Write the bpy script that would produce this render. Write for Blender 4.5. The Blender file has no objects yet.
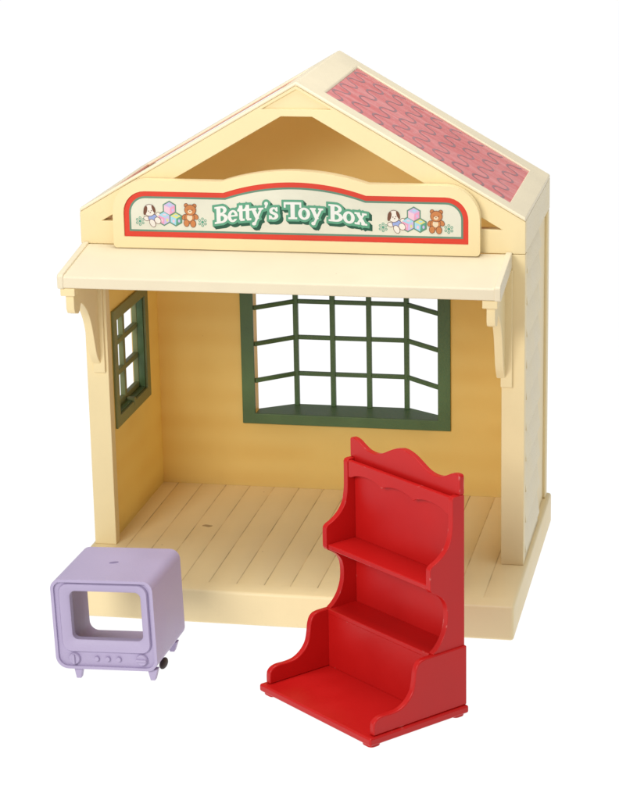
import bpy, bmesh, math, random
import numpy as np
from mathutils import Vector, Matrix
from mathutils.geometry import tessellate_polygon

random.seed(4)
scene = bpy.context.scene
COL = scene.collection
GZ = -1.243                      # height of the white surface the toys stand on

# ------------------------------------------------------------------ materials
def new_mat(name):
    m = bpy.data.materials.new(name); m.use_nodes = True
    nt = m.node_tree; b = nt.nodes['Principled BSDF']
    return m, nt, b

def N(nt, t, **kw):
    n = nt.nodes.new(t)
    for k, v in kw.items():
        setattr(n, k, v)
    return n

def mixc(nt, fac, a, b, mode='MIX'):
    n = N(nt, 'ShaderNodeMix', data_type='RGBA', blend_type=mode)
    for sock, val in ((0, fac), (6, a), (7, b)):
        if hasattr(val, 'is_output'): nt.links.new(val, n.inputs[sock])
        elif sock == 0: n.inputs[0].default_value = val
        else: n.inputs[sock].default_value = (*val, 1)
    return n.outputs[2]

def ramp(nt, src, p0, p1, c0=0.0, c1=1.0):
    n = N(nt, 'ShaderNodeMapRange'); n.clamp = True
    nt.links.new(src, n.inputs[0])
    n.inputs[1].default_value = p0; n.inputs[2].default_value = p1
    n.inputs[3].default_value = c0; n.inputs[4].default_value = c1
    return n.outputs[0]

def math_(nt, op, a, b=0.0):
    n = N(nt, 'ShaderNodeMath', operation=op)
    for i, v in enumerate((a, b)):
        if hasattr(v, 'is_output'): nt.links.new(v, n.inputs[i])
        else: n.inputs[i].default_value = v
    return n.outputs[0]

def plastic(name, col, rough=.42, var=.06, specks=0.0, speck_col=(.25, .13, .05), chips=0.0, chip_col=(.8, .45, .4),
            bump=.03, bands=0.0, sss=0.0, glow=0.0, sss_col=None, grooves=False, spec=.4, coat=0.0, grime=0.0):
    m, nt, b = new_mat(name)
    tc = N(nt, 'ShaderNodeTexCoord').outputs['Object']
    n1 = N(nt, 'ShaderNodeTexNoise'); n1.inputs['Scale'].default_value = .55; n1.inputs['Detail'].default_value = 6
    nt.links.new(tc, n1.inputs['Vector'])
    dark = tuple(c * (1 - var * 2.0) for c in col); lite = tuple(min(1, c * (1 + var)) for c in col)
    c = mixc(nt, ramp(nt, n1.outputs[0], .3, .7), dark, lite)
    if grime:
        n4 = N(nt, 'ShaderNodeTexNoise'); n4.inputs['Scale'].default_value = 2.3; n4.inputs['Detail'].default_value = 9
        n4.inputs['Roughness'].default_value = .7
        nt.links.new(tc, n4.inputs['Vector'])
        c = mixc(nt, ramp(nt, n4.outputs[0], .56, .78, 0, grime), c, tuple(x * .72 for x in col))
    sep = N(nt, 'ShaderNodeSeparateXYZ'); nt.links.new(tc, sep.inputs[0])
    if bands:  # bands paint uneven light transmission of the wall into the base colour
        s = math_(nt, 'SINE', math_(nt, 'MULTIPLY', sep.outputs[2], 2 * math.pi / 1.15))
        nb = N(nt, 'ShaderNodeTexNoise'); nb.inputs['Scale'].default_value = .35; nt.links.new(tc, nb.inputs['Vector'])
        s = math_(nt, 'MULTIPLY', ramp(nt, s, -1, 1), ramp(nt, nb.outputs[0], .35, .65))
        c = mixc(nt, s, c, tuple(x * (1 - bands * k) for x, k in zip(col, (.6, 1.2, 2.2))))
    if grooves:
        n5 = N(nt, 'ShaderNodeTexNoise'); n5.inputs['Scale'].default_value = 3.0; nt.links.new(tc, n5.inputs['Vector'])
        g = math_(nt, 'MULTIPLY', ramp(nt, sep.outputs[2], -.012, -.03), ramp(nt, n5.outputs[0], .3, .6, .35, 1))
        g = math_(nt, 'MULTIPLY', g, ramp(nt, sep.outputs[2], -.2, -.07))
        c = mixc(nt, g, c, (.36, .22, .09))
    if specks:
        v = N(nt, 'ShaderNodeTexVoronoi'); v.inputs['Scale'].default_value = 1.1
        nt.links.new(tc, v.inputs['Vector'])
        n3 = N(nt, 'ShaderNodeTexNoise'); n3.inputs['Scale'].default_value = .7; nt.links.new(tc, n3.inputs['Vector'])
        msk = math_(nt, 'MULTIPLY', ramp(nt, v.outputs['Distance'], .045, .02), ramp(nt, n3.outputs[0], .5, .56))
        c = mixc(nt, math_(nt, 'MULTIPLY', msk, specks), c, speck_col)
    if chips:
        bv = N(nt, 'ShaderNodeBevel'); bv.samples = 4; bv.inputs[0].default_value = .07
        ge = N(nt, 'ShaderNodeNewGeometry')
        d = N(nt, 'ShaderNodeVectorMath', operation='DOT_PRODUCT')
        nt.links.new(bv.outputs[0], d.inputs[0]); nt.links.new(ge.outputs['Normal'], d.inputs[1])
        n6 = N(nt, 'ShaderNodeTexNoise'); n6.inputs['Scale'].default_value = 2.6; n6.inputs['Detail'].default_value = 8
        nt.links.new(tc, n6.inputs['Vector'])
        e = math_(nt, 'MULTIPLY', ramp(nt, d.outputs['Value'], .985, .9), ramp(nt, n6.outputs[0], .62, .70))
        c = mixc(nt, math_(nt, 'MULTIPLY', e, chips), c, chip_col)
    nt.links.new(c, b.inputs['Base Color'])
    b.inputs['Specular IOR Level'].default_value = spec
    n2 = N(nt, 'ShaderNodeTexNoise'); n2.inputs['Scale'].default_value = 14; n2.inputs['Detail'].default_value = 5
    nt.links.new(tc, n2.inputs['Vector'])
    nt.links.new(ramp(nt, n1.outputs[0], .3, .7, rough - .05, rough + .08), b.inputs['Roughness'])
    bp = N(nt, 'ShaderNodeBump'); bp.inputs['Strength'].default_value = bump * 4; bp.inputs['Distance'].default_value = .02
    nt.links.new(n2.outputs[0], bp.inputs['Height']); nt.links.new(bp.outputs[0], b.inputs['Normal'])
    if glow:                     # thin moulded walls let daylight through
        tr = N(nt, 'ShaderNodeBsdfTranslucent'); nt.links.new(c, tr.inputs[0])
        ms = N(nt, 'ShaderNodeMixShader'); ms.inputs[0].default_value = glow
        nt.links.new(b.outputs[0], ms.inputs[1]); nt.links.new(tr.outputs[0], ms.inputs[2])
        nt.links.new(ms.outputs[0], nt.nodes['Material Output'].inputs[0])
    if sss:
        b.inputs['Subsurface Weight'].default_value = sss
        b.inputs['Subsurface Radius'].default_value = sss_col or (1, .55, .2)
        b.inputs['Subsurface Scale'].default_value = .25
    if coat:
        b.inputs['Coat Weight'].default_value = coat; b.inputs['Coat Roughness'].default_value = .2
    return m

CREAM = plastic('cream_plastic', (.845, .69, .385), rough=.42, var=.015, specks=.5, grime=.07)
CREAM_PALE = plastic('light_paled_cream_plastic', (.85, .745, .53), rough=.4, var=.015, specks=.35, grime=.06)  # roof cream: whitening by light from above is put into the base colour
CREAM_GREY = plastic('fill_lit_cream_plastic', (.83, .72, .475), rough=.45, var=.03, bump=.25, grime=.15)  # right flank cream: greying by pale fill light is painted into the colour
CREAM_IN = plastic('bounce_warm_cream_plastic', (.97, .755, .29), glow=.42, rough=.45, var=.008, bands=.065, specks=.4, grime=.05)  # interior cream: deeper yellow of interreflected light is painted into the colour
CREAM_FLOOR = plastic('floor_cream_plastic', (.91, .74, .42), rough=.42, var=.015, specks=.9, grime=.14)
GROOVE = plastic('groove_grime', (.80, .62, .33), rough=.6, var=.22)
AWNING = plastic('awning_cream_plastic', (.76, .665, .475), rough=.45, var=.015, specks=.5, grime=.06)
GREEN = plastic('green_plastic', (.092, .165, .066), rough=.38, var=.1, bump=.1, specks=.3, speck_col=(.3, .35, .25))
GREEN_OLIVE = plastic('olive_green_plastic', (.20, .225, .09), rough=.4, var=.1, bump=.1)
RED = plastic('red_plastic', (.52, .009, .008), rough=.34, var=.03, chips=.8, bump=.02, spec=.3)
LILAC = plastic('lilac_plastic', (.46, .39, .565), rough=.45, var=.02, bump=.08, grime=.08)
RUBBER = plastic('dark_rubber', (.045, .03, .028), rough=.6, var=.1)
INK_GREY = plastic('grey_ink', (.38, .20, .215), rough=.4, var=.1)

def flat(name, col, rough=.45, var=.04):
    return plastic(name, col, rough=rough, var=var, bump=.01, spec=.35)
S_RED = flat('sign_red', (.68, .045, .02))
S_TEAL = flat('sign_teal', (.12, .25, .17))
S_PAPER = flat('sign_paper', (.72, .70, .57))
S_WHITE = flat('letter_white', (.78, .78, .74))
S_GREEN = flat('letter_green', (.10, .33, .20))
S_DARK = flat('letter_dark_green', (.01, .085, .045))
P_BROWN = flat('picture_brown', (.16, .06, .03))
P_BEAR = flat('picture_bear_brown', (.55, .20, .06))
P_CREAM = flat('picture_cream', (.78, .62, .42))
P_WHITE = flat('picture_white', (.80, .74, .66))
P_BLUE = flat('picture_blue', (.30, .38, .68))
P_PINK = flat('picture_pink', (.75, .33, .48))
P_LPINK = flat('picture_pale_pink', (.78, .52, .62))
P_LBLUE = flat('picture_pale_blue', (.35, .62, .74))
P_YEL = flat('picture_yellow', (.68, .66, .22))
P_LIL = flat('picture_lilac', (.55, .45, .70))
P_GRN = flat('picture_green', (.10, .33, .22))

# roof sheet: pinkish red paper, faint pale tile columns running down the slope, creases
def roof_sheet():
    m, nt, b = new_mat('roof_sheet_paper')
    tc = N(nt, 'ShaderNodeTexCoord').outputs['Object']
    mp = N(nt, 'ShaderNodeMapping'); mp.inputs['Scale'].default_value = (.25, 2.6, .25); nt.links.new(tc, mp.inputs[0])
    n = N(nt, 'ShaderNodeTexNoise'); n.inputs['Scale'].default_value = 1.0; n.inputs['Detail'].default_value = 4; nt.links.new(mp.outputs[0], n.inputs['Vector'])
    c = mixc(nt, ramp(nt, n.outputs[0], .38, .62), (.66, .16, .155), (.75, .27, .26))
    n2 = N(nt, 'ShaderNodeTexNoise'); n2.inputs['Scale'].default_value = 5; n2.inputs['Detail'].default_value = 8; nt.links.new(tc, n2.inputs['Vector'])
    c = mixc(nt, ramp(nt, n2.outputs[0], .5, .75, 0, .45), c, (.80, .38, .39))
    nt.links.new(c, b.inputs['Base Color']); b.inputs['Roughness'].default_value = .36
    mp2 = N(nt, 'ShaderNodeMapping'); mp2.inputs['Rotation'].default_value = (0, .5, .3); mp2.inputs['Scale'].default_value = (.5, 1.3, .6); nt.links.new(tc, mp2.inputs[0])
    n3 = N(nt, 'ShaderNodeTexNoise'); n3.inputs['Scale'].default_value = 1.6; n3.inputs['Detail'].default_value = 3; nt.links.new(mp2.outputs[0], n3.inputs['Vector'])
    bp = N(nt, 'ShaderNodeBump'); bp.inputs['Strength'].default_value = .5; bp.inputs['Distance'].default_value = .12
    nt.links.new(n3.outputs[0], bp.inputs['Height']); nt.links.new(bp.outputs[0], b.inputs['Normal'])
    return m
ROOF_SHEET = roof_sheet()

# ------------------------------------------------------------------ object helpers
def empty(name, loc, label, cat, rot=(0, 0, 0)):
    o = bpy.data.objects.new(name, None); COL.objects.link(o)
    o.location = loc; o.rotation_euler = rot; o['label'] = label; o['category'] = cat
    o.empty_display_size = .5
    return o

def obj(name, bm, mats, parent=None, bevel=0.0, seg=2, label=None, angle=32, loc=None, sm=True):
    if not isinstance(mats, (list, tuple)): mats = [mats]
    bmesh.ops.recalc_face_normals(bm, faces=bm.faces[:])
    if sm:
        for f in bm.faces: f.smooth = True
        for e in bm.edges:
            if len(e.link_faces) != 2 or e.calc_face_angle(0) > math.radians(angle): e.smooth = False
    me = bpy.data.meshes.new(name); bm.to_mesh(me); bm.free()
    for m in mats: me.materials.append(m)
    o = bpy.data.objects.new(name, me); COL.objects.link(o)
    if parent: o.parent = parent
    if loc: o.location = loc
    if label: o['label'] = label
    if bevel:
        md = o.modifiers.new('bevel', 'BEVEL'); md.width = bevel; md.segments = seg
        md.limit_method = 'ANGLE'; md.angle_limit = math.radians(angle); md.use_clamp_overlap = True
        md.harden_normals = True
    return o

def box(bm, x0, x1, y0, y1, z0, z1, mi=0):
    vs = [bm.verts.new(p) for p in ((x0, y0, z0), (x1, y0, z0), (x1, y1, z0), (x0, y1, z0), (x0, y0, z1), (x1, y0, z1), (x1, y1, z1), (x0, y1, z1))]
    for f in ((0, 3, 2, 1), (4, 5, 6, 7), (0, 1, 5, 4), (1, 2, 6, 5), (2, 3, 7, 6), (3, 0, 4, 7)):
        bm.faces.new([vs[i] for i in f]).material_index = mi

def plate(bm, loops, fn0, fn1, mi=0):
    """2D loops (outer first, then holes) between two mappings (u,v)->(x,y,z)"""
    if len(loops) == 1:
        a = [bm.verts.new(fn0(*p)) for p in loops[0]]; b = [bm.verts.new(fn1(*p)) for p in loops[0]]
        fs = [bm.faces.new(a), bm.faces.new(b[::-1])]
        n = len(a)
        for i in range(n): fs.append(bm.faces.new((a[i], b[i], b[(i + 1) % n], a[(i + 1) % n])))
        for f in fs: f.material_index = mi
        return
    flat_ = [p for l in loops for p in l]
    tris = tessellate_polygon([[Vector((u, v, 0)) for u, v in l] for l in loops])
    a = [bm.verts.new(fn0(*p)) for p in flat_]; b = [bm.verts.new(fn1(*p)) for p in flat_]
    for t in tris:
        bm.faces.new([a[i] for i in t]).material_index = mi; bm.faces.new([b[i] for i in t[::-1]]).material_index = mi
    s = 0
    for l in loops:
        n = len(l)
        for i in range(n):
            j = (i + 1) % n
            bm.faces.new((a[s + i], b[s + i], b[s + j], a[s + j])).material_index = mi
        s += n

def sheet(bm, loop, fn, mi=0):
    vs = [bm.verts.new(fn(*p)) for p in loop]
    tris = tessellate_polygon([[Vector((u, v, 0)) for u, v in loop]])
    for t in tris: bm.faces.new([vs[i] for i in t]).material_index = mi

XZ = lambda y: (lambda u, v: (u, y, v))
YZ = lambda x: (lambda u, v: (x, u, v))
XY = lambda z: (lambda u, v: (u, v, z))

def rrect(x0, x1, y0, y1, r, n=6):
    rs = r if isinstance(r, (list, tuple)) else (r,) * 4      # bl, br, tr, tl
    out = []
    for (cx, cy, a0, rr) in ((x0 + rs[0], y0 + rs[0], 180, rs[0]), (x1 - rs[1], y0 + rs[1], 270, rs[1]), (x1 - rs[2], y1 - rs[2], 0, rs[2]), (x0 + rs[3], y1 - rs[3], 90, rs[3])):
        for i in range(n + 1):
            a = math.radians(a0 + 90 * i / n); out.append((cx + rr * math.cos(a), cy + rr * math.sin(a)))
    return out

def spline(pts, n=5):
    """Catmull-Rom through open point list"""
    P = [Vector((*p, 0)) for p in pts]; P = [2 * P[0] - P[1]] + P + [2 * P[-1] - P[-2]]
    out = []
    for i in range(1, len(P) - 2):
        for k in range(n):
            t = k / n
            q = .5 * ((2 * P[i]) + (-P[i - 1] + P[i + 1]) * t + (2 * P[i - 1] - 5 * P[i] + 4 * P[i + 1] - P[i + 2]) * t * t + (-P[i - 1] + 3 * P[i] - 3 * P[i + 1] + P[i + 2]) * t ** 3)
            out.append((q.x, q.y))
    out.append(tuple(pts[-1])); return out

# ================================================================== THE TOY HOUSE
house = empty('toy_house', (0, 0, GZ), 'open-fronted cream plastic toy shop building with gabled red roof, awning and name sign', 'toy house')
def hobj(name, bm, mats, bevel=0.0, parent=None, **kw):
    """parts are drawn in scene coordinates; the house root sits on the ground below"""
    o = obj(name, bm, mats, parent or house, bevel, **kw)
    if parent is None: o.location = (0, 0, -GZ)
    return o

YI, YO = 7.49, 8.12              # inner / outer face of the back wall
ZG, ZE, ZR = 11.44, 12.72, 17.34
SL = (ZR - ZE) / 8.0
roofz = lambda x: ZR - SL * abs(x)

# base with a rounded rim and engraved planks
bm = bmesh.new()
gx = [-6.75, -5.77, -4.78, -3.8, -2.81, -1.8, -.8, .14, 1.12, 2.1, 3.1, 4.07, 5.05, 6.03, 7.0]
xs = [-8.14]
for g in gx: xs += [g - .022, g, g + .022]
xs.append(8.14)
ys = [-4.16, -3.34, -3.28, 7.6, 8.43]
grid = {}
for j, y in enumerate(ys):
    for i, x in enumerate(xs):
        deep = (i % 3 == 2) and j in (2, 3)
        grid[i, j] = bm.verts.new((x, y, -.02 if deep else 0))
for j in range(len(ys) - 1):
    for i in range(len(xs) - 1):
        fc = bm.faces.new((grid[i, j], grid[i + 1, j], grid[i + 1, j + 1], grid[i, j + 1]))
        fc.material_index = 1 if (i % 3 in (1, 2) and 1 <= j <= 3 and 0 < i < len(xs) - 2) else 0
nx, ny = len(xs) - 1, len(ys) - 1
ring = [(i, 0) for i in range(nx)] + [(nx, j) for j in range(ny)] + [(i, ny) for i in range(nx, 0, -1)] + [(0, j) for j in range(ny, 0, -1)]
low = {k: bm.verts.new((grid[k].co.x, grid[k].co.y, GZ)) for k in ring}
for a in range(len(ring)):
    p, q = ring[a], ring[(a + 1) % len(ring)]
    bm.faces.new((grid[p], low[p], low[q], grid[q]))
bm.faces.new([low[k] for k in ring])
bmesh.ops.recalc_face_normals(bm, faces=bm.faces[:])
sharp = [e for e in bm.edges if len(e.link_faces) == 2 and e.calc_face_angle(0) > math.radians(80) and not all(abs(v.co.z + .02) < .005 for v in e.verts)]
bmesh.ops.bevel(bm, geom=sharp, offset=.11, segments=3, affect='EDGES', profile=.5, clamp_overlap=True)
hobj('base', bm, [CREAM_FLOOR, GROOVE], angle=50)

# moulding gate mark pressed into the floor
bm = bmesh.new(); plate(bm, [[(-4.33 + .2 * math.cos(a), 2.54 + .11 * math.sin(a) + .03 * math.cos(3 * a)) for a in (2 * math.pi * k / 18 for k in range(18))]], XY(.001), XY(.007))
hobj('gate_mark', bm, plastic('scuffed_plastic', (.50, .36, .18), rough=.7, var=.3), sm=False)

# side walls
WIN_Y0, WIN_Y1, WIN_Z0, WIN_Z1 = 1.6, 5.45, 4.53, 8.22
bm = bmesh.new()
plate(bm, [[(.5, 0), (YO, 0), (YO, ZG), (.5, ZG)], [(WIN_Y0, WIN_Z0), (WIN_Y1, WIN_Z0), (WIN_Y1, WIN_Z1), (WIN_Y0, WIN_Z1)]], YZ(-7.37), YZ(-7.86))
hobj('side_wall', bm, CREAM_IN, .015)
bm = bmesh.new()
box(bm, 7.37, 7.84, .5, YO, 0, ZG)
hobj('side_wall', bm, CREAM, .02)
# clapboard cladding on the right flank: each board leans out at its foot
bm = bmesh.new()
prof = [(7.842, 0.0), (7.842, ZG - .02), (7.9, ZG - .02)]
zb = [10.65 - 1.15 * k for k in range(10)]
top = ZG - .02
for z in zb:
    if z < .2: break
    prof += [(8.035, z + .05), (8.025, z), (7.905, z - .02)]
prof += [(7.99, 0.02), (7.99, 0.0)]
plate(bm, [prof], lambda u, v: (u, .505, v), lambda u, v: (u, 5.0, v))
hobj('cladding', bm, CREAM_GREY, .02)
bm = bmesh.new(); box(bm, 7.842, 7.88, 5.03, 7.55, 0, ZG - .02)
hobj('wall_trim', bm, CREAM, .02)
bm = bmesh.new(); box(bm, 7.842, 7.99, 7.58, YO + .0, 0, ZG - .02)
hobj('corner_board', bm, CREAM, .05)

# front posts
for s in (-1, 1):
    bm = bmesh.new()
    a, b_ = sorted((s * 8.0, s * 7.18))
    box(bm, a, b_, 0, .497, 0, ZG - .012)
    hobj('post', bm, CREAM, .03)

# back wall, reaching up into the gable
BX0, BX1, BZ0, BZ1 = -3.5, 3.82, 3.06, 7.95
bm = bmesh.new()
plate(bm, [[(-7.368, 0), (7.368, 0), (7.368, roofz(7.368) - .45), (0, ZR - .45), (-7.368, roofz(7.368) - .45)],
           [(BX0, BZ0), (BX1, BZ0), (BX1, BZ1), (BX0, BZ1)]], XZ(YI), XZ(YO))
hobj('back_wall', bm, CREAM_IN, .012)

# gable front
T = .14
def gr(x): return roofz(x) - T
bm = bmesh.new()
outer = [(-7.998, ZG), (7.998, ZG), (7.998, gr(8)), (0, ZR - T), (-7.998, gr(8))]
hole = [(-7.2, 12.29), (7.13, 12.29), (.53, 16.12), (-.57, 16.12)]
tri = [(-1.22, 16.38), (1.2, 16.38), (-.01, 17.06)]
for s in (-1, 1):                # two halves merged over the middle line, so no hole has to be filled
    half = [(0, ZG), (s * 7.998, ZG), (s * 7.998, gr(8)), (0, ZR - T), (0, 17.06), (s * 1.21, 16.38), (0, 16.38), (0, 16.12), (s * .55, 16.12), (s * 7.165, 12.29), (0, 12.29)]
    plate(bm, [half], XZ(.012), XZ(.45))
bmesh.ops.remove_doubles(bm, verts=bm.verts[:], dist=.0005)
bmesh.ops.delete(bm, geom=[f for f in bm.faces if all(abs(v.co.x) < 1e-4 for v in f.verts)], context='FACES_ONLY')
hobj('gable', bm, CREAM, .03)
bm = bmesh.new(); sheet(bm, [(-1.3, 16.34), (1.28, 16.34), (-.01, 17.1)], XZ(.09))
hobj('gable_panel', bm, CREAM, sm=False)
for s in (-1, 1):                # eave boards behind the gable
    bm = bmesh.new(); a, b_ = sorted((s * 7.372, s * 7.996))
    plate(bm, [[(a, ZG), (b_, ZG), (b_, roofz(b_) - T - .001), (a, roofz(a) - T - .001)]], XZ(.452), XZ(YO - .003))
    hobj('eave_board', bm, CREAM_PALE if s < 0 else CREAM_GREY, .012)

# roof frame (one slab folded over the ridge) with a recessed printed sheet in each slope
roof_bm = bmesh.new()
for s in (-1, 1):
    up = lambda u, v, s=s: (s * u, v, roofz(u)); dn = lambda u, v, s=s: (s * u, v, roofz(u) - T)
    plate(roof_bm, [[(0, 0), (8, 0), (8, YO), (0, YO)], [(.84, .93), (7.34, .86), (7.34, 6.95), (.84, 7.25)]], up, dn)
bmesh.ops.remove_doubles(roof_bm, verts=roof_bm.verts[:], dist=.0005)
inner = [f for f in roof_bm.faces if all(abs(v.co.x) < 1e-4 for v in f.verts)]
bmesh.ops.delete(roof_bm, geom=inner, context='FACES_ONLY')
roof = hobj('roof', roof_bm, CREAM_PALE, .06, seg=3, angle=40)
for s in (-1, 1):
    bm = bmesh.new()
    dz = .075 if s > 0 else .24
    lift = lambda u, v, d: (s * u, v, roofz(u) - dz + d)
    plate(bm, [[(.85, .95), (7.33, .89), (7.33, 6.93), (.85, 7.22)]], lambda u, v: lift(u, v, 0), lambda u, v: lift(u, v, -.05))
    # printed squiggles, one row after another down the slope
    rows = 9
    for r in range(rows):
        x0 = 1.13 + r * .715
        yA, yB = 1.02, 6.95 - .03 * r
        n = 260; pts = []; st = random.uniform(-.5, .7)
        for i in range(n + 1):
            ph = 2 * math.pi * 4.15 * i / n + st
            dx = .215 * math.sin(ph)
            y = yA + (yB - yA) * i / n - .065 * math.sin(2 * ph) + dx * .22
            pts.append((min(7.28, max(.91, x0 + dx)), min(6.9, max(.98, y))))
        prev = None
        for i, p in enumerate(pts):
            a = Vector(pts[max(0, i - 1)]); b2 = Vector(pts[min(n, i + 1)]); d = (b2 - a)
            if d.length < 1e-6: continue
            d.normalize(); nn = Vector((-d.y, d.x)) * .04
            cur = [bm.verts.new(lift(p[0] + k * nn.x, p[1] + k * nn.y, .006)) for k in (-1, 1)]
            if prev: bm.faces.new((prev[0], cur[0], cur[1], prev[1])).material_index = 1
            prev = cur
    hobj('roof_sheet', bm, [ROOF_SHEET, INK_GREY], sm=False, label='pinkish red printed roof sheet with grey squiggle rows')

# awning
AX0, AX1 = -7.92, 7.54
bm = bmesh.new()
prof = [(-.003, 11.44), (-3.12, 10.98), (-3.2, 10.93), (-3.2, 10.56), (-3.1, 10.53), (-.003, 10.98)]
plate(bm, [prof], lambda u, v: (AX0 + .12, u, v), lambda u, v: (AX1 - .12, u, v))
awning = hobj('awning', bm, AWNING, .035, seg=3)
for xa, xb in ((AX0, AX0 + .22), (AX1 - .22, AX1)):
    bm = bmesh.new()
    prof = [(-.004, 11.52), (-3.14, 11.05), (-3.24, 10.98), (-3.24, 10.54), (-3.1, 10.5), (-.004, 10.95)]
    plate(bm, [prof], YZ(xa), YZ(xb))
    hobj('awning_rim', bm, AWNING, .045, seg=3)

# scrolled brackets under the awning
for xa, xb, wa, wb in ((-7.74, -7.44, -7.72, -7.28), (7.02, 7.32, 7.16, 7.57)):
    bm = bmesh.new()
    arc = spline([(-2.62, 9.52), (-2.42, 9.46), (-2.25, 9.55), (-2.12, 9.72), (-1.95, 9.7), (-1.45, 9.35), (-1.02, 8.8), (-.74, 8.1), (-.5, 7.45), (-.1, 6.98)], 4)
    prof = [(-.12, 10.9), (-2.9, 10.5), (-2.9, 9.75)] + spline([(-2.88, 9.7), (-2.8, 9.57), (-2.62, 9.52)], 3)[:-1] + arc
    plate(bm, [prof], YZ(xa), YZ(xb))
    br = hobj('bracket', bm, CREAM, .03)
    bm = bmesh.new(); box(bm, xa - .12, xb + .1, -3.1, -2.55, 10.24, 10.52)
    obj('bracket_cap', bm, CREAM, br, .03)
    bm = bmesh.new(); box(bm, wa, wb, -.12, -.003, 6.66, 10.9)
    obj('bracket_plate', bm, CREAM, br, .03)

# back bay window
bm = bmesh.new()
plate(bm, [[(-4.0, 2.64), (4.3, 2.64), (4.3, 8.35), (-4.0, 8.35)], [(-3.48, 3.06), (3.8, 3.06), (3.8, 7.93), (-3.48, 7.93)]], XZ(YI - .1), XZ(YI - .002))
bay = hobj('bay_window', bm, GREEN, .025)
BYR = 8.85; RX0, RX1 = -2.08, 2.36
for nm, z0, z1 in (('window_sill', 2.9, 3.065), ('window_head', 7.93, 8.1)):
    bm = bmesh.new()
    plate(bm, [[(-3.48, YI - .05), (3.8, YI - .05), (3.8, YO - .0), (RX1 + .12, BYR + .12), (RX0 - .12, BYR + .12), (-3.48, YO - .0)]], XY(z0), XY(z1))
    obj(nm, bm, GREEN, bay, .02)
def bar(bm, p, q, w, h):
    """square bar between two points"""
    p, q = Vector(p), Vector(q); d = (q - p).normalized()
    up = Vector((0, 0, 1)) if abs(d.z) < .9 else Vector((0, 1, 0))
    s = d.cross(up).normalized(); u = s.cross(d)
    vs = []
    for c in (p, q):
        for a, b in ((-1, -1), (1, -1), (1, 1), (-1, 1)): vs.append(bm.verts.new(c + s * a * w / 2 + u * b * h / 2))
    for f in ((0, 1, 2, 3), (7, 6, 5, 4), (0, 4, 5, 1), (1, 5, 6, 2), (2, 6, 7, 3), (3, 7, 4, 0)): bm.faces.new([vs[i] for i in f])
for z in (4.37, 5.86, 7.32):
    bm = bmesh.new(); bar(bm, (RX0, BYR, z), (RX1, BYR, z), .14, .17); obj('glazing_bar', bm, GREEN, bay, .02)
    for xa, xb in ((RX0, -3.5), (RX1, 3.82)):
        bm = bmesh.new(); bar(bm, (xa, BYR, z), (xb, YI + .05, z), .14, .17); obj('glazing_bar', bm, GREEN, bay, .02)
for x in (RX0, -.6, .86, RX1):
    bm = bmesh.new(); bar(bm, (x, BYR - .015, 3.06), (x, BYR - .015, 7.94), .2, .2); obj('glazing_bar', bm, GREEN, bay, .025)

# side window in the left wall
bm = bmesh.new()
plate(bm, [[(1.17, 4.13), (5.88, 4.13), (5.88, 8.64), (1.17, 8.64)], [(WIN_Y0 + .02, WIN_Z0 + .02), (WIN_Y1 - .02, WIN_Z0 + .02), (WIN_Y1 - .02, WIN_Z1 - .02), (WIN_Y0 + .02, WIN_Z1 - .02)]], YZ(-7.368), YZ(-7.27))
side = hobj('side_window', bm, GREEN_OLIVE, .025)
bm = bmesh.new()
panes = []
for (ya, yb) in ((1.72, 3.44), (3.68, 5.33)):
    for (za, zc) in ((4.80, 5.78), (5.99, 6.96), (7.17, 8.05)):
        panes.append([(ya, za), (yb, za), (yb, zc), (ya, zc)])
plate(bm, [[(WIN_Y0 + .005, WIN_Z0 + .005), (WIN_Y1 - .005, WIN_Z0 + .005), (WIN_Y1 - .005, WIN_Z1 - .005), (WIN_Y0 + .005, WIN_Z1 - .005)]] + panes, YZ(-7.60), YZ(-7.80))
obj('sash', bm, GREEN_OLIVE, side, .025)
bm = bmesh.new()
plate(bm, [[(WIN_Y0 + .004, WIN_Z0 + .004), (WIN_Y1 - .004, WIN_Z0 + .004), (WIN_Y1 - .004, WIN_Z1 - .004), (WIN_Y0 + .004, WIN_Z1 - .004)],
           [(WIN_Y0 + .09, WIN_Z0 + .07), (WIN_Y1 - .09, WIN_Z0 + .07), (WIN_Y1 - .09, WIN_Z1 - .07), (WIN_Y0 + .09, WIN_Z1 - .07)]], YZ(-7.365), YZ(-7.598))
obj('lining', bm, GREEN, side)
bm = bmesh.new(); box(bm, -7.6, -7.25, 3.44, 3.66, 4.36, 4.7); obj('latch', bm, GREEN_OLIVE, side, .04)

# ------------------------------------------------------------------ sign board
YS = -.42                        # front face of the board
def sign_outline(o, n=8):
    x0, x1, z0, zt = -6.65 + o, 6.47 - o, 11.42 + o, 13.87 - o
    rb = .14 if o < .1 else .02; rt = max(.3, 1.2 - o)
    R = 8.3 - o; xc, zc = -.04, 14.29 - 8.3
    half = math.sqrt(max(0, R * R - (zt - zc) ** 2))
    pts = []
    for (cx, cz, a0, r) in ((x0 + rb, z0 + rb, 180, rb), (x1 - rb, z0 + rb, 270, rb), (x1 - rt, zt - rt, 0, rt)):
        for i in range(n + 1):
            a = math.radians(a0 + 90 * i / n); pts.append((cx + r * math.cos(a), cz + r * math.sin(a)))
    for i in range(25):
        t = i / 24; x = xc + half - 2 * half * t
        z = zc + math.sqrt(R * R - (x - xc) ** 2)
        pts.append((x, z + .0))
    for i in range(n + 1):
        a = math.radians(90 + 90 * i / n); pts.append((x0 + rt + rt * math.cos(a), zt - rt + rt * math.sin(a)))
    return pts
bm = bmesh.new()
plate(bm, [sign_outline(0), sign_outline(.40)[::-1]], XZ(YS), XZ(-.02))
sign = hobj('sign_board', bm, CREAM, .05, seg=3, label='arched cream sign board reading Betty\'s Toy Box')
bm = bmesh.new()
plate(bm, [sign_outline(.405)], XZ(YS + .075), XZ(-.03), 0)
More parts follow.
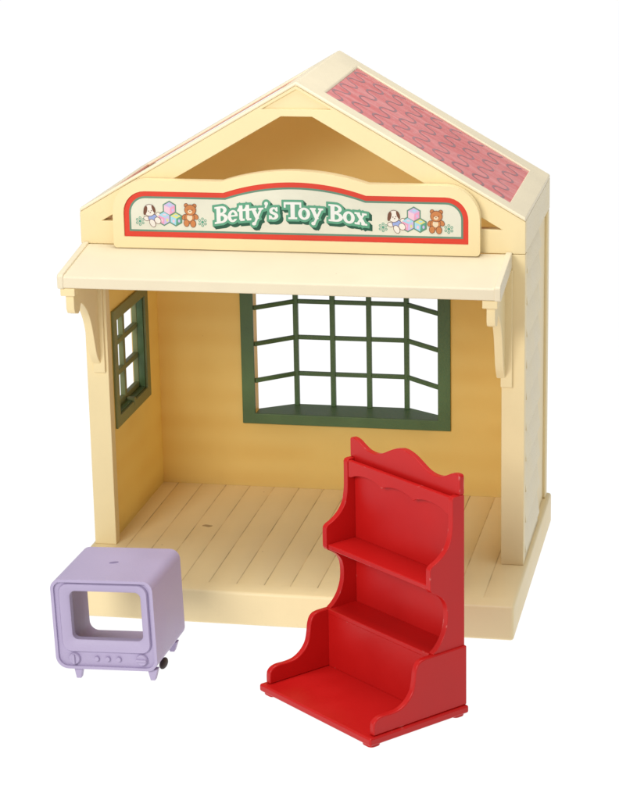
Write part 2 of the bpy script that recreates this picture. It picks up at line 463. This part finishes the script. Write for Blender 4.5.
sheet(bm, sign_outline(.59), XZ(YS + .0705), 1)
sheet(bm, sign_outline(.66), XZ(YS + .066), 2)
obj('sign_label', bm, [S_RED, S_TEAL, S_PAPER], sign, sm=False)

# lettering drawn as distance fields, turned into flat shapes
U = .60
def rect(X, Y, x0, y0, x1, y1):
    return np.maximum(np.abs(X - (x0 + x1) / 2) - abs(x1 - x0) / 2, np.abs(Y - (y0 + y1) / 2) - abs(y1 - y0) / 2)
def ell(X, Y, cx, cy, rx, ry):
    k = np.sqrt(((X - cx) / rx) ** 2 + ((Y - cy) / ry) ** 2) + 1e-9
    g = np.sqrt(((X - cx) / rx ** 2) ** 2 + ((Y - cy) / ry ** 2) ** 2) + 1e-9
    return np.clip(k * (k - 1) / g, -1, 3)
def seg(X, Y, x0, y0, x1, y1, w):
    dx, dy = x1 - x0, y1 - y0; L = math.hypot(dx, dy); dx /= L; dy /= L
    u = (X - x0) * dx + (Y - y0) * dy; v = -(X - x0) * dy + (Y - y0) * dx
    return np.maximum(np.abs(u - L / 2) - L / 2, np.abs(v) - w / 2)
mn = lambda *a: np.minimum.reduce(a); mx = lambda *a: np.maximum.reduce(a)
SW, TH = .2, .1                  # stem and hairline weights
def g_B(X, Y, W):
    stem = rect(X, Y, .12, 0, .12 + SW + .03, 1)
    ser = mn(rect(X, Y, 0, 0, .4, .1), rect(X, Y, 0, .9, .4, 1))
    up = mx(ell(X, Y, .4, .755, W - .46, .245), -ell(X, Y, .38, .755, W - .63, .145), -(X - .3))
    lo = mx(ell(X, Y, .4, .27, W - .40, .27), -ell(X, Y, .38, .27, W - .60, .165), -(X - .3))
    return mn(stem, ser, up, lo)
def g_T(X, Y, W):
    c = W / 2
    return mn(rect(X, Y, c - .12, 0, c + .12, 1), rect(X, Y, c - .26, 0, c + .26, .1), rect(X, Y, 0, .87, W, 1),
              rect(X, Y, 0, .68, .1, 1), rect(X, Y, W - .1, .68, W, 1))
def g_o(X, Y, W):
    return mx(ell(X, Y, W / 2, .335, W / 2, .355), -ell(X, Y, W / 2, .335, W / 2 - SW, .235))
def g_e(X, Y, W):
    r = mx(ell(X, Y, W / 2, .335, W / 2, .355), -ell(X, Y, W / 2 + .01, .335, W / 2 - .17, .24))
    r = mx(r, -mx(-(X - W / 2), (Y - .31), -(Y - .15)))
    return mn(r, rect(X, Y, .1, .31, W - .08, .39))
def g_t(X, Y, W):
    return mn(rect(X, Y, .1, .08, .1 + SW, .92), rect(X, Y, 0, .58, W, .69), rect(X, Y, .16, 0, W - .02, .12), seg(X, Y, .02, .62, .2, .9, .1))
def g_y(X, Y, W):
    return mn(seg(X, Y, .14, .66, W * .5 + .02, .04, SW), seg(X, Y, W - .13, .66, W * .27, -.26, .12),
              rect(X, Y, 0, .6, .34, .7), rect(X, Y, W - .3, .6, W, .7), ell(X, Y, W * .24, -.22, .12, .1))
def g_ap(X, Y, W):
    return mn(ell(X, Y, .11, .93, .11, .11), seg(X, Y, .17, .93, .06, .68, .09))
def g_s(X, Y, W):
    c = W / 2
    a = mx(ell(X, Y, c, .5, c - .03, .2), -ell(X, Y, c + .02, .5, c - .19, .1), -mx(-(X - c), Y - .5, -(Y - .36)))
    b = mx(ell(X, Y, c, .18, c, .2), -ell(X, Y, c - .02, .18, c - .18, .1), -mx(X - c, -(Y - .2), Y - .32))
    return mn(mx(a, -(mx(-(X - c - .02), Y - .47))), mx(b, -(mx(X - c + .02, -(Y - .22)))), rect(X, Y, W - .12, .45, W - .04, .7), rect(X, Y, .0, 0, .08, .24), seg(X, Y, .1, .43, W - .1, .26, .15))
def g_x(X, Y, W):
    return mn(seg(X, Y, .17, .67, W - .17, .02, SW), seg(X, Y, W - .17, .67, .16, .02, .11), rect(X, Y, 0, .6, .32, .7), rect(X, Y, W - .3, .6, W - .02, .7),
              rect(X, Y, .0, 0, .3, .1), rect(X, Y, W - .34, 0, W, .1))
TEXT = [(g_B, -2.93, -2.46), (g_e, -2.45, -2.10), (g_t, -2.10, -1.84), (g_t, -1.86, -1.60), (g_y, -1.62, -1.17), (g_ap, -1.13, -1.0), (g_s, -.97, -.64),
        (g_T, -.43, .19), (g_o, .08, .50), (g_y, .50, .97), (g_B, 1.16, 1.66), (g_o, 1.67, 2.08), (g_x, 2.08, 2.52)]
def letters(X, Z):
    out = None
    Y = (Z - (12.58 - .028 * X * X)) / U
    for fn, x0, x1 in TEXT:
        W = (x1 - x0) / U
        d = fn((X - x0) / U, Y, W) * U
        out = d if out is None else np.minimum(out, d)
    return out
def field_mesh(bm, x0, x1, z0, z1, h, F, y, mi=0):
    """fill F<0 with strips, marching squares at the rim"""
    nx_, nz_ = int((x1 - x0) / h), int((z1 - z0) / h)
    gxs = x0 + h * np.arange(nx_ + 1); gzs = z0 + h * np.arange(nz_ + 1)
    X, Z = np.meshgrid(gxs, gzs, indexing='ij'); V = F(X, Z)
    inside = V < 0
    cache = {}
    def vert(x, z):
        k = (round(x, 5), round(z, 5))
        if k not in cache: cache[k] = bm.verts.new((x, y, z))
        return cache[k]
    def cell_poly(i, j):
        c = [(i, j), (i + 1, j), (i + 1, j + 1), (i, j + 1)]; poly = []
        for k in range(4):
            a, b = c[k], c[(k + 1) % 4]; va, vb = V[a], V[b]
            if va < 0: poly.append((gxs[a[0]], gzs[a[1]]))
            if (va < 0) != (vb < 0):
                t = va / (va - vb); t = min(.98, max(.02, t))
                poly.append((gxs[a[0]] + t * (gxs[b[0]] - gxs[a[0]]), gzs[a[1]] + t * (gzs[b[1]] - gzs[a[1]])))
        return poly
    full = inside[:-1, :-1] & inside[1:, :-1] & inside[:-1, 1:] & inside[1:, 1:]
    some = inside[:-1, :-1] | inside[1:, :-1] | inside[:-1, 1:] | inside[1:, 1:]
    for j in range(nz_):
        i = 0
        while i < nx_:
            if full[i, j]:
                s = i
                while i < nx_ and full[i, j]: i += 1
                vs = [vert(gxs[s], gzs[j]), vert(gxs[i], gzs[j]), vert(gxs[i], gzs[j + 1]), vert(gxs[s], gzs[j + 1])]
                bm.faces.new(vs).material_index = mi
            else:
                if some[i, j]:
                    p = cell_poly(i, j)
                    if len(p) >= 3:
                        vs = []
                        for q_ in p:
                            v_ = vert(*q_)
                            if v_ not in vs: vs.append(v_)
                        if len(vs) >= 3:
                            try: bm.faces.new(vs).material_index = mi
                            except ValueError: pass
                i += 1
YT = YS + .062
def dark(X, Z):
    return mn(*[letters(X - k * .1, Z + k * .1) for k in (.3, .65, 1.0)]) - .085
bm = bmesh.new()
field_mesh(bm, -3.15, 2.8, 12.0, 13.4, .016, dark, YT, 0)
field_mesh(bm, -3.15, 2.8, 12.0, 13.4, .016, lambda X, Z: letters(X, Z) - .085, YT - .004, 1)
field_mesh(bm, -3.15, 2.8, 12.0, 13.4, .012, lambda X, Z: letters(X, Z) - .004, YT - .008, 2)
for f in bm.faces: f.normal_update()
for f in bm.faces:
    if f.normal.y > 0: f.normal_flip()
me = bpy.data.meshes.new('lettering'); bm.to_mesh(me); bm.free()
for m in (S_DARK, S_GREEN, S_WHITE): me.materials.append(m)
lt = bpy.data.objects.new('lettering', me); COL.objects.link(lt); lt.parent = sign
lt['label'] = "white Betty's Toy Box lettering with green outline"

# little printed pictures
def disc(bm, cx, cz, rx, rz, y, mi, rot=0, n=20):
    c, s = math.cos(rot), math.sin(rot)
    pts = [(cx + c * rx * math.cos(a) - s * rz * math.sin(a), cz + s * rx * math.cos(a) + c * rz * math.sin(a)) for a in (2 * math.pi * k / n for k in range(n))]
    bm.faces.new([bm.verts.new((u, y, v)) for u, v in pts]).material_index = mi
def poly(bm, pts, y, mi): bm.faces.new([bm.verts.new((u, y, v)) for u, v in pts]).material_index = mi
def bear(cx, cz):
    bm = bmesh.new(); L = [0]
    def d(dx, dz, rx, rz, mi, rot=0, edge=.018):
        y = YT - .0014 * L[0]; L[0] += 1
        if edge:
            disc(bm, cx + dx, cz + dz, rx + edge, rz + edge, y, 0, rot); y = YT - .0014 * L[0]; L[0] += 1
        disc(bm, cx + dx, cz + dz, rx, rz, y, mi, rot)
    d(-.12, .3, .065, .065, 1); d(.18, .29, .065, .065, 1)
    d(-.19, -.12, .075, .1, 1, -.6); d(.22, -.1, .075, .1, 1, .7)
    d(.0, -.14, .17, .19, 1); d(0, -.13, .1, .12, 2, edge=0)
    d(-.12, -.33, .09, .12, 1); d(.12, -.35, .09, .12, 1)
    d(.03, .14, .2, .18, 1); d(.02, .08, .08, .065, 2, edge=0)
    d(-.05, .14, .018, .022, 0, edge=0); d(.1, .14, .018, .022, 0, edge=0); d(.02, .1, .022, .016, 0, edge=0)
    obj('bear_picture', bm, [P_BROWN, P_BEAR, P_CREAM], sign, sm=False)
def puppy(cx, cz):
    bm = bmesh.new(); L = [0]
    def d(dx, dz, rx, rz, mi, rot=0, edge=.018):
        y = YT - .0014 * L[0]; L[0] += 1
        if edge:
            disc(bm, cx + dx, cz + dz, rx + edge, rz + edge, y, 0, rot); y = YT - .0014 * L[0]; L[0] += 1
        disc(bm, cx + dx, cz + dz, rx, rz, y, mi, rot)
    d(-.12, -.14, .1, .07, 1, -.3); d(.3, .0, .07, .09, 1, -.5)
    d(.12, -.12, .17, .14, 2, -.4)
    d(.1, -.3, .09, .14, 1, .5); d(.29, -.2, .1, .12, 1, .7)
    d(.0, .16, .2, .2, 1); d(-.15, .15, .065, .17, 0, -.25, 0); d(.15, .21, .05, .15, 0, .35, 0)
    d(-.03, .13, .018, .022, 0, edge=0); d(.07, .15, .018, .022, 0, edge=0); d(.03, .08, .025, .018, 0, edge=0)
    obj('puppy_picture', bm, [P_BROWN, P_WHITE, P_BLUE], sign, sm=False)
def blocks(cx, cz):
    bm = bmesh.new()
    def hexa(x, z, r): return [(x + r * math.sin(math.radians(a)), z + r * math.cos(math.radians(a))) for a in range(0, 360, 60)]
    spots = ((0, .2, .23, (2, 3, 1)), (-.21, -.16, .23, (4, 5, 3)), (.22, -.18, .22, (6, 7, 4)))
    L = 0
    for x, z, r, m in spots: poly(bm, hexa(cx + x, cz + z, r + .05), YT - .001 * L, 0); L += 1
    for x, z, r, m in spots:
        h = hexa(cx + x, cz + z, r); c = (cx + x + .02, cz + z + .02)
        y = YT - .001 * L; L += 1
        poly(bm, [h[0], h[1], c, h[5]], y, m[0]); poly(bm, [h[1], h[2], h[3], c], y, m[1]); poly(bm, [c, h[3], h[4], h[5]], y, m[2])
        y = YT - .001 * L; L += 1
        disc(bm, c[0] - .1, c[1] - .09, .045, .06, y, 1); disc(bm, c[0] + .1, c[1] - .08, .04, .06, y, 5 if m[1] != 5 else 6)
        disc(bm, c[0], c[1] + .11, .07, .03, y, 4 if m[0] != 4 else 1)
    obj('block_picture', bm, [S_TEAL, P_LPINK, P_LIL, P_PINK, P_LBLUE, P_LIL, P_YEL, P_GRN], sign, sm=False)
def flower(cx, cz):
    bm = bmesh.new()
    for k in range(6):
        a = math.radians(60 * k + 30); n = 10; x = cx + .12 * math.cos(a); z = cz + .12 * math.sin(a)
        o_ = [(x + .048 * math.cos(t), z + .048 * math.sin(t)) for t in (2 * math.pi * i / n for i in range(n))]
        i_ = [(x + .026 * math.cos(t), z + .026 * math.sin(t)) for t in (2 * math.pi * i / n for i in range(n))]
        vo = [bm.verts.new((u, YT - .001 * k, v)) for u, v in o_]; vi = [bm.verts.new((u, YT - .001 * k, v)) for u, v in i_]
        for i in range(n): bm.faces.new((vo[i], vo[(i + 1) % n], vi[(i + 1) % n], vi[i]))
    disc(bm, cx, cz, .05, .05, YT - .007, 0)
    obj('flower_picture', bm, [P_GRN], sign, sm=False)
flower(-5.66, 12.38); puppy(-5.3, 12.62); blocks(-4.57, 12.66); bear(-3.84, 12.68); flower(-3.38, 12.39)
flower(3.08, 12.36); puppy(3.46, 12.6); blocks(4.16, 12.64); bear(4.92, 12.65); flower(5.38, 12.35)

# ================================================================== RED SHELF UNIT
SW_, SD = 5.743, 4.013
shelf = empty('toy_display_shelf', (.48, -9.907, GZ), 'glossy red plastic display shelf with scalloped crest and stepped shelves in front of the house', 'toy shelf', (0, 0, -.71))
bm = bmesh.new(); box(bm, 0, SW_, 0, SD + .05, .10, .36)
obj('base_board', bm, RED, shelf, .07, seg=3)
for fx, fy in ((.08, .08), (SW_ - .58, .08), (.08, SD - .48), (SW_ - .58, SD - .48)):
    bm = bmesh.new(); plate(bm, [rrect(fx, fx + .5, fy, fy + .45, .16)], XY(0), XY(.105))
    obj('foot', bm, RED, shelf, .03)
lower = [(.22, .36)] + spline([(.22, .62), (.25, .78), (.38, .9), (.6, .95), (.95, .94), (1.3, .98), (1.6, 1.15), (1.8, 1.4), (1.88, 1.7), (1.92, 2.0), (2.0, 2.22), (2.14, 2.34), (2.34, 2.38)], 4) + [(4.05, 2.38), (4.05, .36)]
upper = [(2.72, 2.30)] + spline([(2.72, 2.42), (2.9, 2.55), (3.12, 2.82), (3.27, 3.2), (3.3, 3.6), (3.24, 3.95), (3.06, 4.2), (2.84, 4.36), (2.66, 4.46)], 4) + \
        spline([(2.6, 4.56), (2.6, 4.8), (2.6, 5.1), (2.62, 5.24), (2.72, 5.33), (2.92, 5.42), (3.2, 5.62), (3.4, 5.9), (3.5, 6.3), (3.52, 6.8), (3.52, 7.3)], 4) + [(3.56, 7.38), (3.64, 7.4), (SD - .03, 7.4), (SD, 7.37), (SD, 2.3)]
for x0, x1 in ((.09, .31), (SW_ - .31, SW_ - .09)):
    bm = bmesh.new(); plate(bm, [lower], YZ(x0), YZ(x1)); obj('lower_side_panel', bm, RED, shelf, .05, seg=3)
for x0, x1 in ((.165, .375), (SW_ - .375, SW_ - .165)):
    bm = bmesh.new(); plate(bm, [upper], YZ(x0), YZ(x1)); obj('upper_side_panel', bm, RED, shelf, .045, seg=3)
# back board with the wavy crest
cr = spline([(.17, 7.99), (.22, 8.05), (.36, 8.06), (.56, 8.02), (.8, 7.9), (1.05, 7.8), (1.3, 7.77), (1.55, 7.79), (1.8, 7.87), (2.1, 8.02), (2.4, 8.16), (2.7, 8.24), (2.87, 8.255),
             (3.04, 8.24), (3.34, 8.16), (3.64, 8.02), (3.94, 7.87), (4.19, 7.79), (4.44, 7.77), (4.69, 7.8), (4.94, 7.9), (5.18, 8.02), (5.38, 8.06), (5.52, 8.05), (SW_ - .17, 7.99)], 3)
bm = bmesh.new(); plate(bm, [[(SW_ - .376, 7.405), (SW_ - .376, .36), (.376, .36), (.376, 7.405), (.17, 7.405)] + cr + [(SW_ - .17, 7.405)]], XZ(SD - .199), XZ(SD))
obj('back_board', bm, RED, shelf, .035, seg=3, label='red back board with wavy crest on top')
# valance with three shallow arches
va = [(.376, 7.36), (SW_ - .376, 7.36)]
xs_ = []
bot = []
W3 = (SW_ - .752 - .3) / 3
bot.append((SW_ - .376, 6.78))
for k in range(3):
    x1 = SW_ - .526 - k * W3
    for i in range(13):
        t = i / 12; bot.append((x1 - W3 * t, 6.80 + .17 * math.sin(math.pi * t) ** .7 if 0 < t < 1 else 6.80))
bot.append((.376, 6.78))
seen = []
for p in va + bot:
    if not seen or (abs(seen[-1][0] - p[0]) + abs(seen[-1][1] - p[1])) > 1e-4: seen.append(p)
bm = bmesh.new(); plate(bm, [seen], XZ(3.545), XZ(3.70)); obj('valance', bm, RED, shelf, .025)
bm = bmesh.new(); box(bm, .376, SW_ - .376, 3.70, SD - .2, 7.12, 7.2); obj('top_board', bm, RED, shelf)
for y0, z in ((2.66, 4.655), (2.64, 2.40)):
    bm = bmesh.new(); box(bm, .37 if z > 3 else .312, SW_ - (.37 if z > 3 else .312), y0, SD - .2, z - .17, z)
    obj('shelf', bm, RED, shelf, .035, seg=3)
bm = bmesh.new(); box(bm, .312, SW_ - .312, 2.67, 2.8, .362, 2.232); obj('riser', bm, RED, shelf, .01)

# ================================================================== LILAC TELEVISION
TR = (-.01, -.036, -.023)
tv = empty('toy_television', (-6.469, -9.739, -.863), 'lilac plastic toy television with empty see-through screen and two round knobs', 'toy television')
tv.rotation_mode = 'XYZ'; tv.rotation_euler = TR
TW, TD, THh = 3.52, 3.32, 3.135
bm = bmesh.new()
plate(bm, [rrect(0, TW, 0, THh, (.42, .36, .34, .34), 7), rrect(.1, TW - .1, .1, THh - .1, (.33, .28, .26, .26), 7)[::-1]], XZ(0), XZ(TD))
obj('body', bm, LILAC, tv, .045, seg=3)
bm = bmesh.new()
plate(bm, [rrect(.095, TW - .095, .095, THh - .095, (.33, .28, .26, .26), 7), rrect(.6, 3.1, .99, 2.74, .2, 7)[::-1]], XZ(.09), XZ(.3))
obj('front_panel', bm, LILAC, tv)
# raised surround, sloping in to the opening
bm = bmesh.new()
o1 = rrect(.26, 3.34, .60, 3.0, .34, 7); o2 = rrect(.3, 3.3, .64, 2.97, .3, 7); o3 = rrect(.56, 3.13, .96, 2.78, .24, 7); o4 = rrect(.62, 3.07, 1.02, 2.72, .2, 7)
loops = [[bm.verts.new((u, y, v)) for u, v in l] for l, y in ((o1, .1), (o1, .04), (o2, -.02), (o3, .03), (o4, .08), (o4, .34))]
for a, b in zip(loops, loops[1:]):
    n = len(a)
    for i in range(n): bm.faces.new((a[i], a[(i + 1) % n], b[(i + 1) % n], b[i]))
obj('screen_surround', bm, LILAC, tv, angle=45)
def knob(x, z, r, d, name, par):
    bm = bmesh.new(); n = 28
    ringz = [(r, .1), (r, .1 - d * .7), (r * .86, .1 - d)]
    ls = [[bm.verts.new((x + rr * math.cos(2 * math.pi * k / n), y, z + rr * math.sin(2 * math.pi * k / n))) for k in range(n)] for rr, y in ringz]
    for a, b in zip(ls, ls[1:]):
        for i in range(n): bm.faces.new((a[i], a[(i + 1) % n], b[(i + 1) % n], b[i]))
    bm.faces.new(ls[-1]); bm.faces.new(ls[0][::-1])
    return obj(name, bm, LILAC, par, angle=50)
k1 = knob(.64, .36, .2, .12, 'knob', tv)
bm = bmesh.new(); box(bm, .60, .68, -.1, -.01, .2, .52); obj('grip', bm, LILAC, k1, .02)
k2 = knob(2.98, .38, .2, .12, 'knob', tv)
bm = bmesh.new(); box(bm, 2.8, 3.16, -.1, -.01, .34, .42); obj('grip', bm, LILAC, k2, .02)
for x in (1.42, 1.8, 2.18): knob(x, .37, .085, .1, 'button', tv)
# moulding gate mark on the lid
bm = bmesh.new(); plate(bm, [[(1.67 + .15 * math.cos(a) * 1, 1.79 + .09 * math.sin(a) + .05 * math.cos(a)) for a in (2 * math.pi * k / 16 for k in range(16))]], XY(THh - .002), XY(THh + .012))
obj('gate_mark', bm, plastic('dull_lilac_plastic', (.25, .2, .34), rough=.6), tv, .004)
def leg(x0, x1, y, ln, k=1):
    bm = bmesh.new()
    xt = x0 + (x1 - x0) * .38
    a = [(x0, 0.02), (x1, 0.02), (xt + .11, -ln), (xt - .05, -ln)]
    plate(bm, [a], lambda u, v: (u, y, v), lambda u, v: (u, y + .28 + .22 * v / ln * .3, v))
    obj('leg', bm, LILAC, tv, .02)
leg(.56, .86, .12, .38); leg(3.12, 3.46, .12, .37)
leg(.3, .6, 2.7, .38); leg(3.05, 3.42, 2.6, .33)
bm = bmesh.new()
bmesh.ops.create_uvsphere(bm, u_segments=20, v_segments=12, radius=1)
for v in bm.verts: v.co = Vector((v.co.x * .12, v.co.y * .34, v.co.z * .17)) + Vector((3.3, 1.35, -.24))
obj('foot_pad', bm, RUBBER, tv, label='dark rubber foot pad under the right side')

# ================================================================== SETTING
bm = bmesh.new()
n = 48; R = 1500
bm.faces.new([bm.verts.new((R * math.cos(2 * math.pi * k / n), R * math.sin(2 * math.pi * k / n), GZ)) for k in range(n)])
m, nt, b = new_mat('white_selflit_ground')
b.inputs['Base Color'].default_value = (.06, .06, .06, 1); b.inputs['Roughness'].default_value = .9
b.inputs['Emission Color'].default_value = (1, 1, 1, 1); b.inputs['Emission Strength'].default_value = .99  # added glow: the ground emits light to wash out contact shadows
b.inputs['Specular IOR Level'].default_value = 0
g = obj('ground', bm, m, sm=False); g['kind'] = 'structure'; g['label'] = 'plain white tabletop with added glow'

# ================================================================== LIGHT
w = bpy.data.worlds.new('World'); scene.world = w; w.use_nodes = True
w.node_tree.nodes['Background'].inputs[0].default_value = (1, 1, 1, 1)
w.node_tree.nodes['Background'].inputs[1].default_value = .36
def area(name, loc, target, size, power, col=(1, 1, 1)):
    l = bpy.data.lights.new(name, 'AREA'); l.shape = 'RECTANGLE'; l.size = size[0]; l.size_y = size[1]; l.energy = power; l.color = col
    o = bpy.data.objects.new(name, l); COL.objects.link(o); o.location = loc
    o.rotation_euler = (Vector(target) - Vector(loc)).to_track_quat('-Z', 'Y').to_euler()
    return o
area('key_softbox', (-18, -62, 34), (0, 0, 6), (26, 20), 24000, (1, .99, .96))
area('top_softbox', (4, -4, 56), (0, 0, 6), (28, 28), 16500)

# ================================================================== CAMERA
CAM = {'f': 2325.52345, 'yaw': 0.20736, 'pitch': 0.28279, 'roll': 0.02018, 'tx': -0.30469, 'ty': 2.02839, 'tz': 82.90964}
yaw, pitch, roll, f = CAM['yaw'], CAM['pitch'], CAM['roll'], CAM['f']
A = Matrix(((math.cos(yaw), math.sin(yaw), 0), (-math.sin(yaw), math.cos(yaw), 0), (0, 0, 1)))
B = Matrix(((1, 0, 0), (0, math.cos(pitch), -math.sin(pitch)), (0, math.sin(pitch), math.cos(pitch))))
C = Matrix(((math.cos(roll), 0, -math.sin(roll)), (0, 1, 0), (math.sin(roll), 0, math.cos(roll))))
M = C @ B @ A
loc = M.transposed() @ Vector((-CAM['tx'], -CAM['tz'], -CAM['ty'])) + Vector((0, 0, 8))
cam = bpy.data.cameras.new('camera'); co = bpy.data.objects.new('camera', cam); COL.objects.link(co)
right, fwd, up_ = M[0], M[1], M[2]
mw = Matrix(((right[0], up_[0], -fwd[0], loc.x), (right[1], up_[1], -fwd[1], loc.y), (right[2], up_[2], -fwd[2], loc.z), (0, 0, 0, 1)))
co.matrix_world = mw
cam.sensor_fit = 'HORIZONTAL'; cam.sensor_width = 36; cam.lens = 36 * f / 619
cam.clip_start = 1; cam.clip_end = 6000
scene.camera = co
scene.view_settings.view_transform = 'Standard'; scene.view_settings.look = 'None'
scene.view_settings.exposure = 0; scene.view_settings.gamma = 1
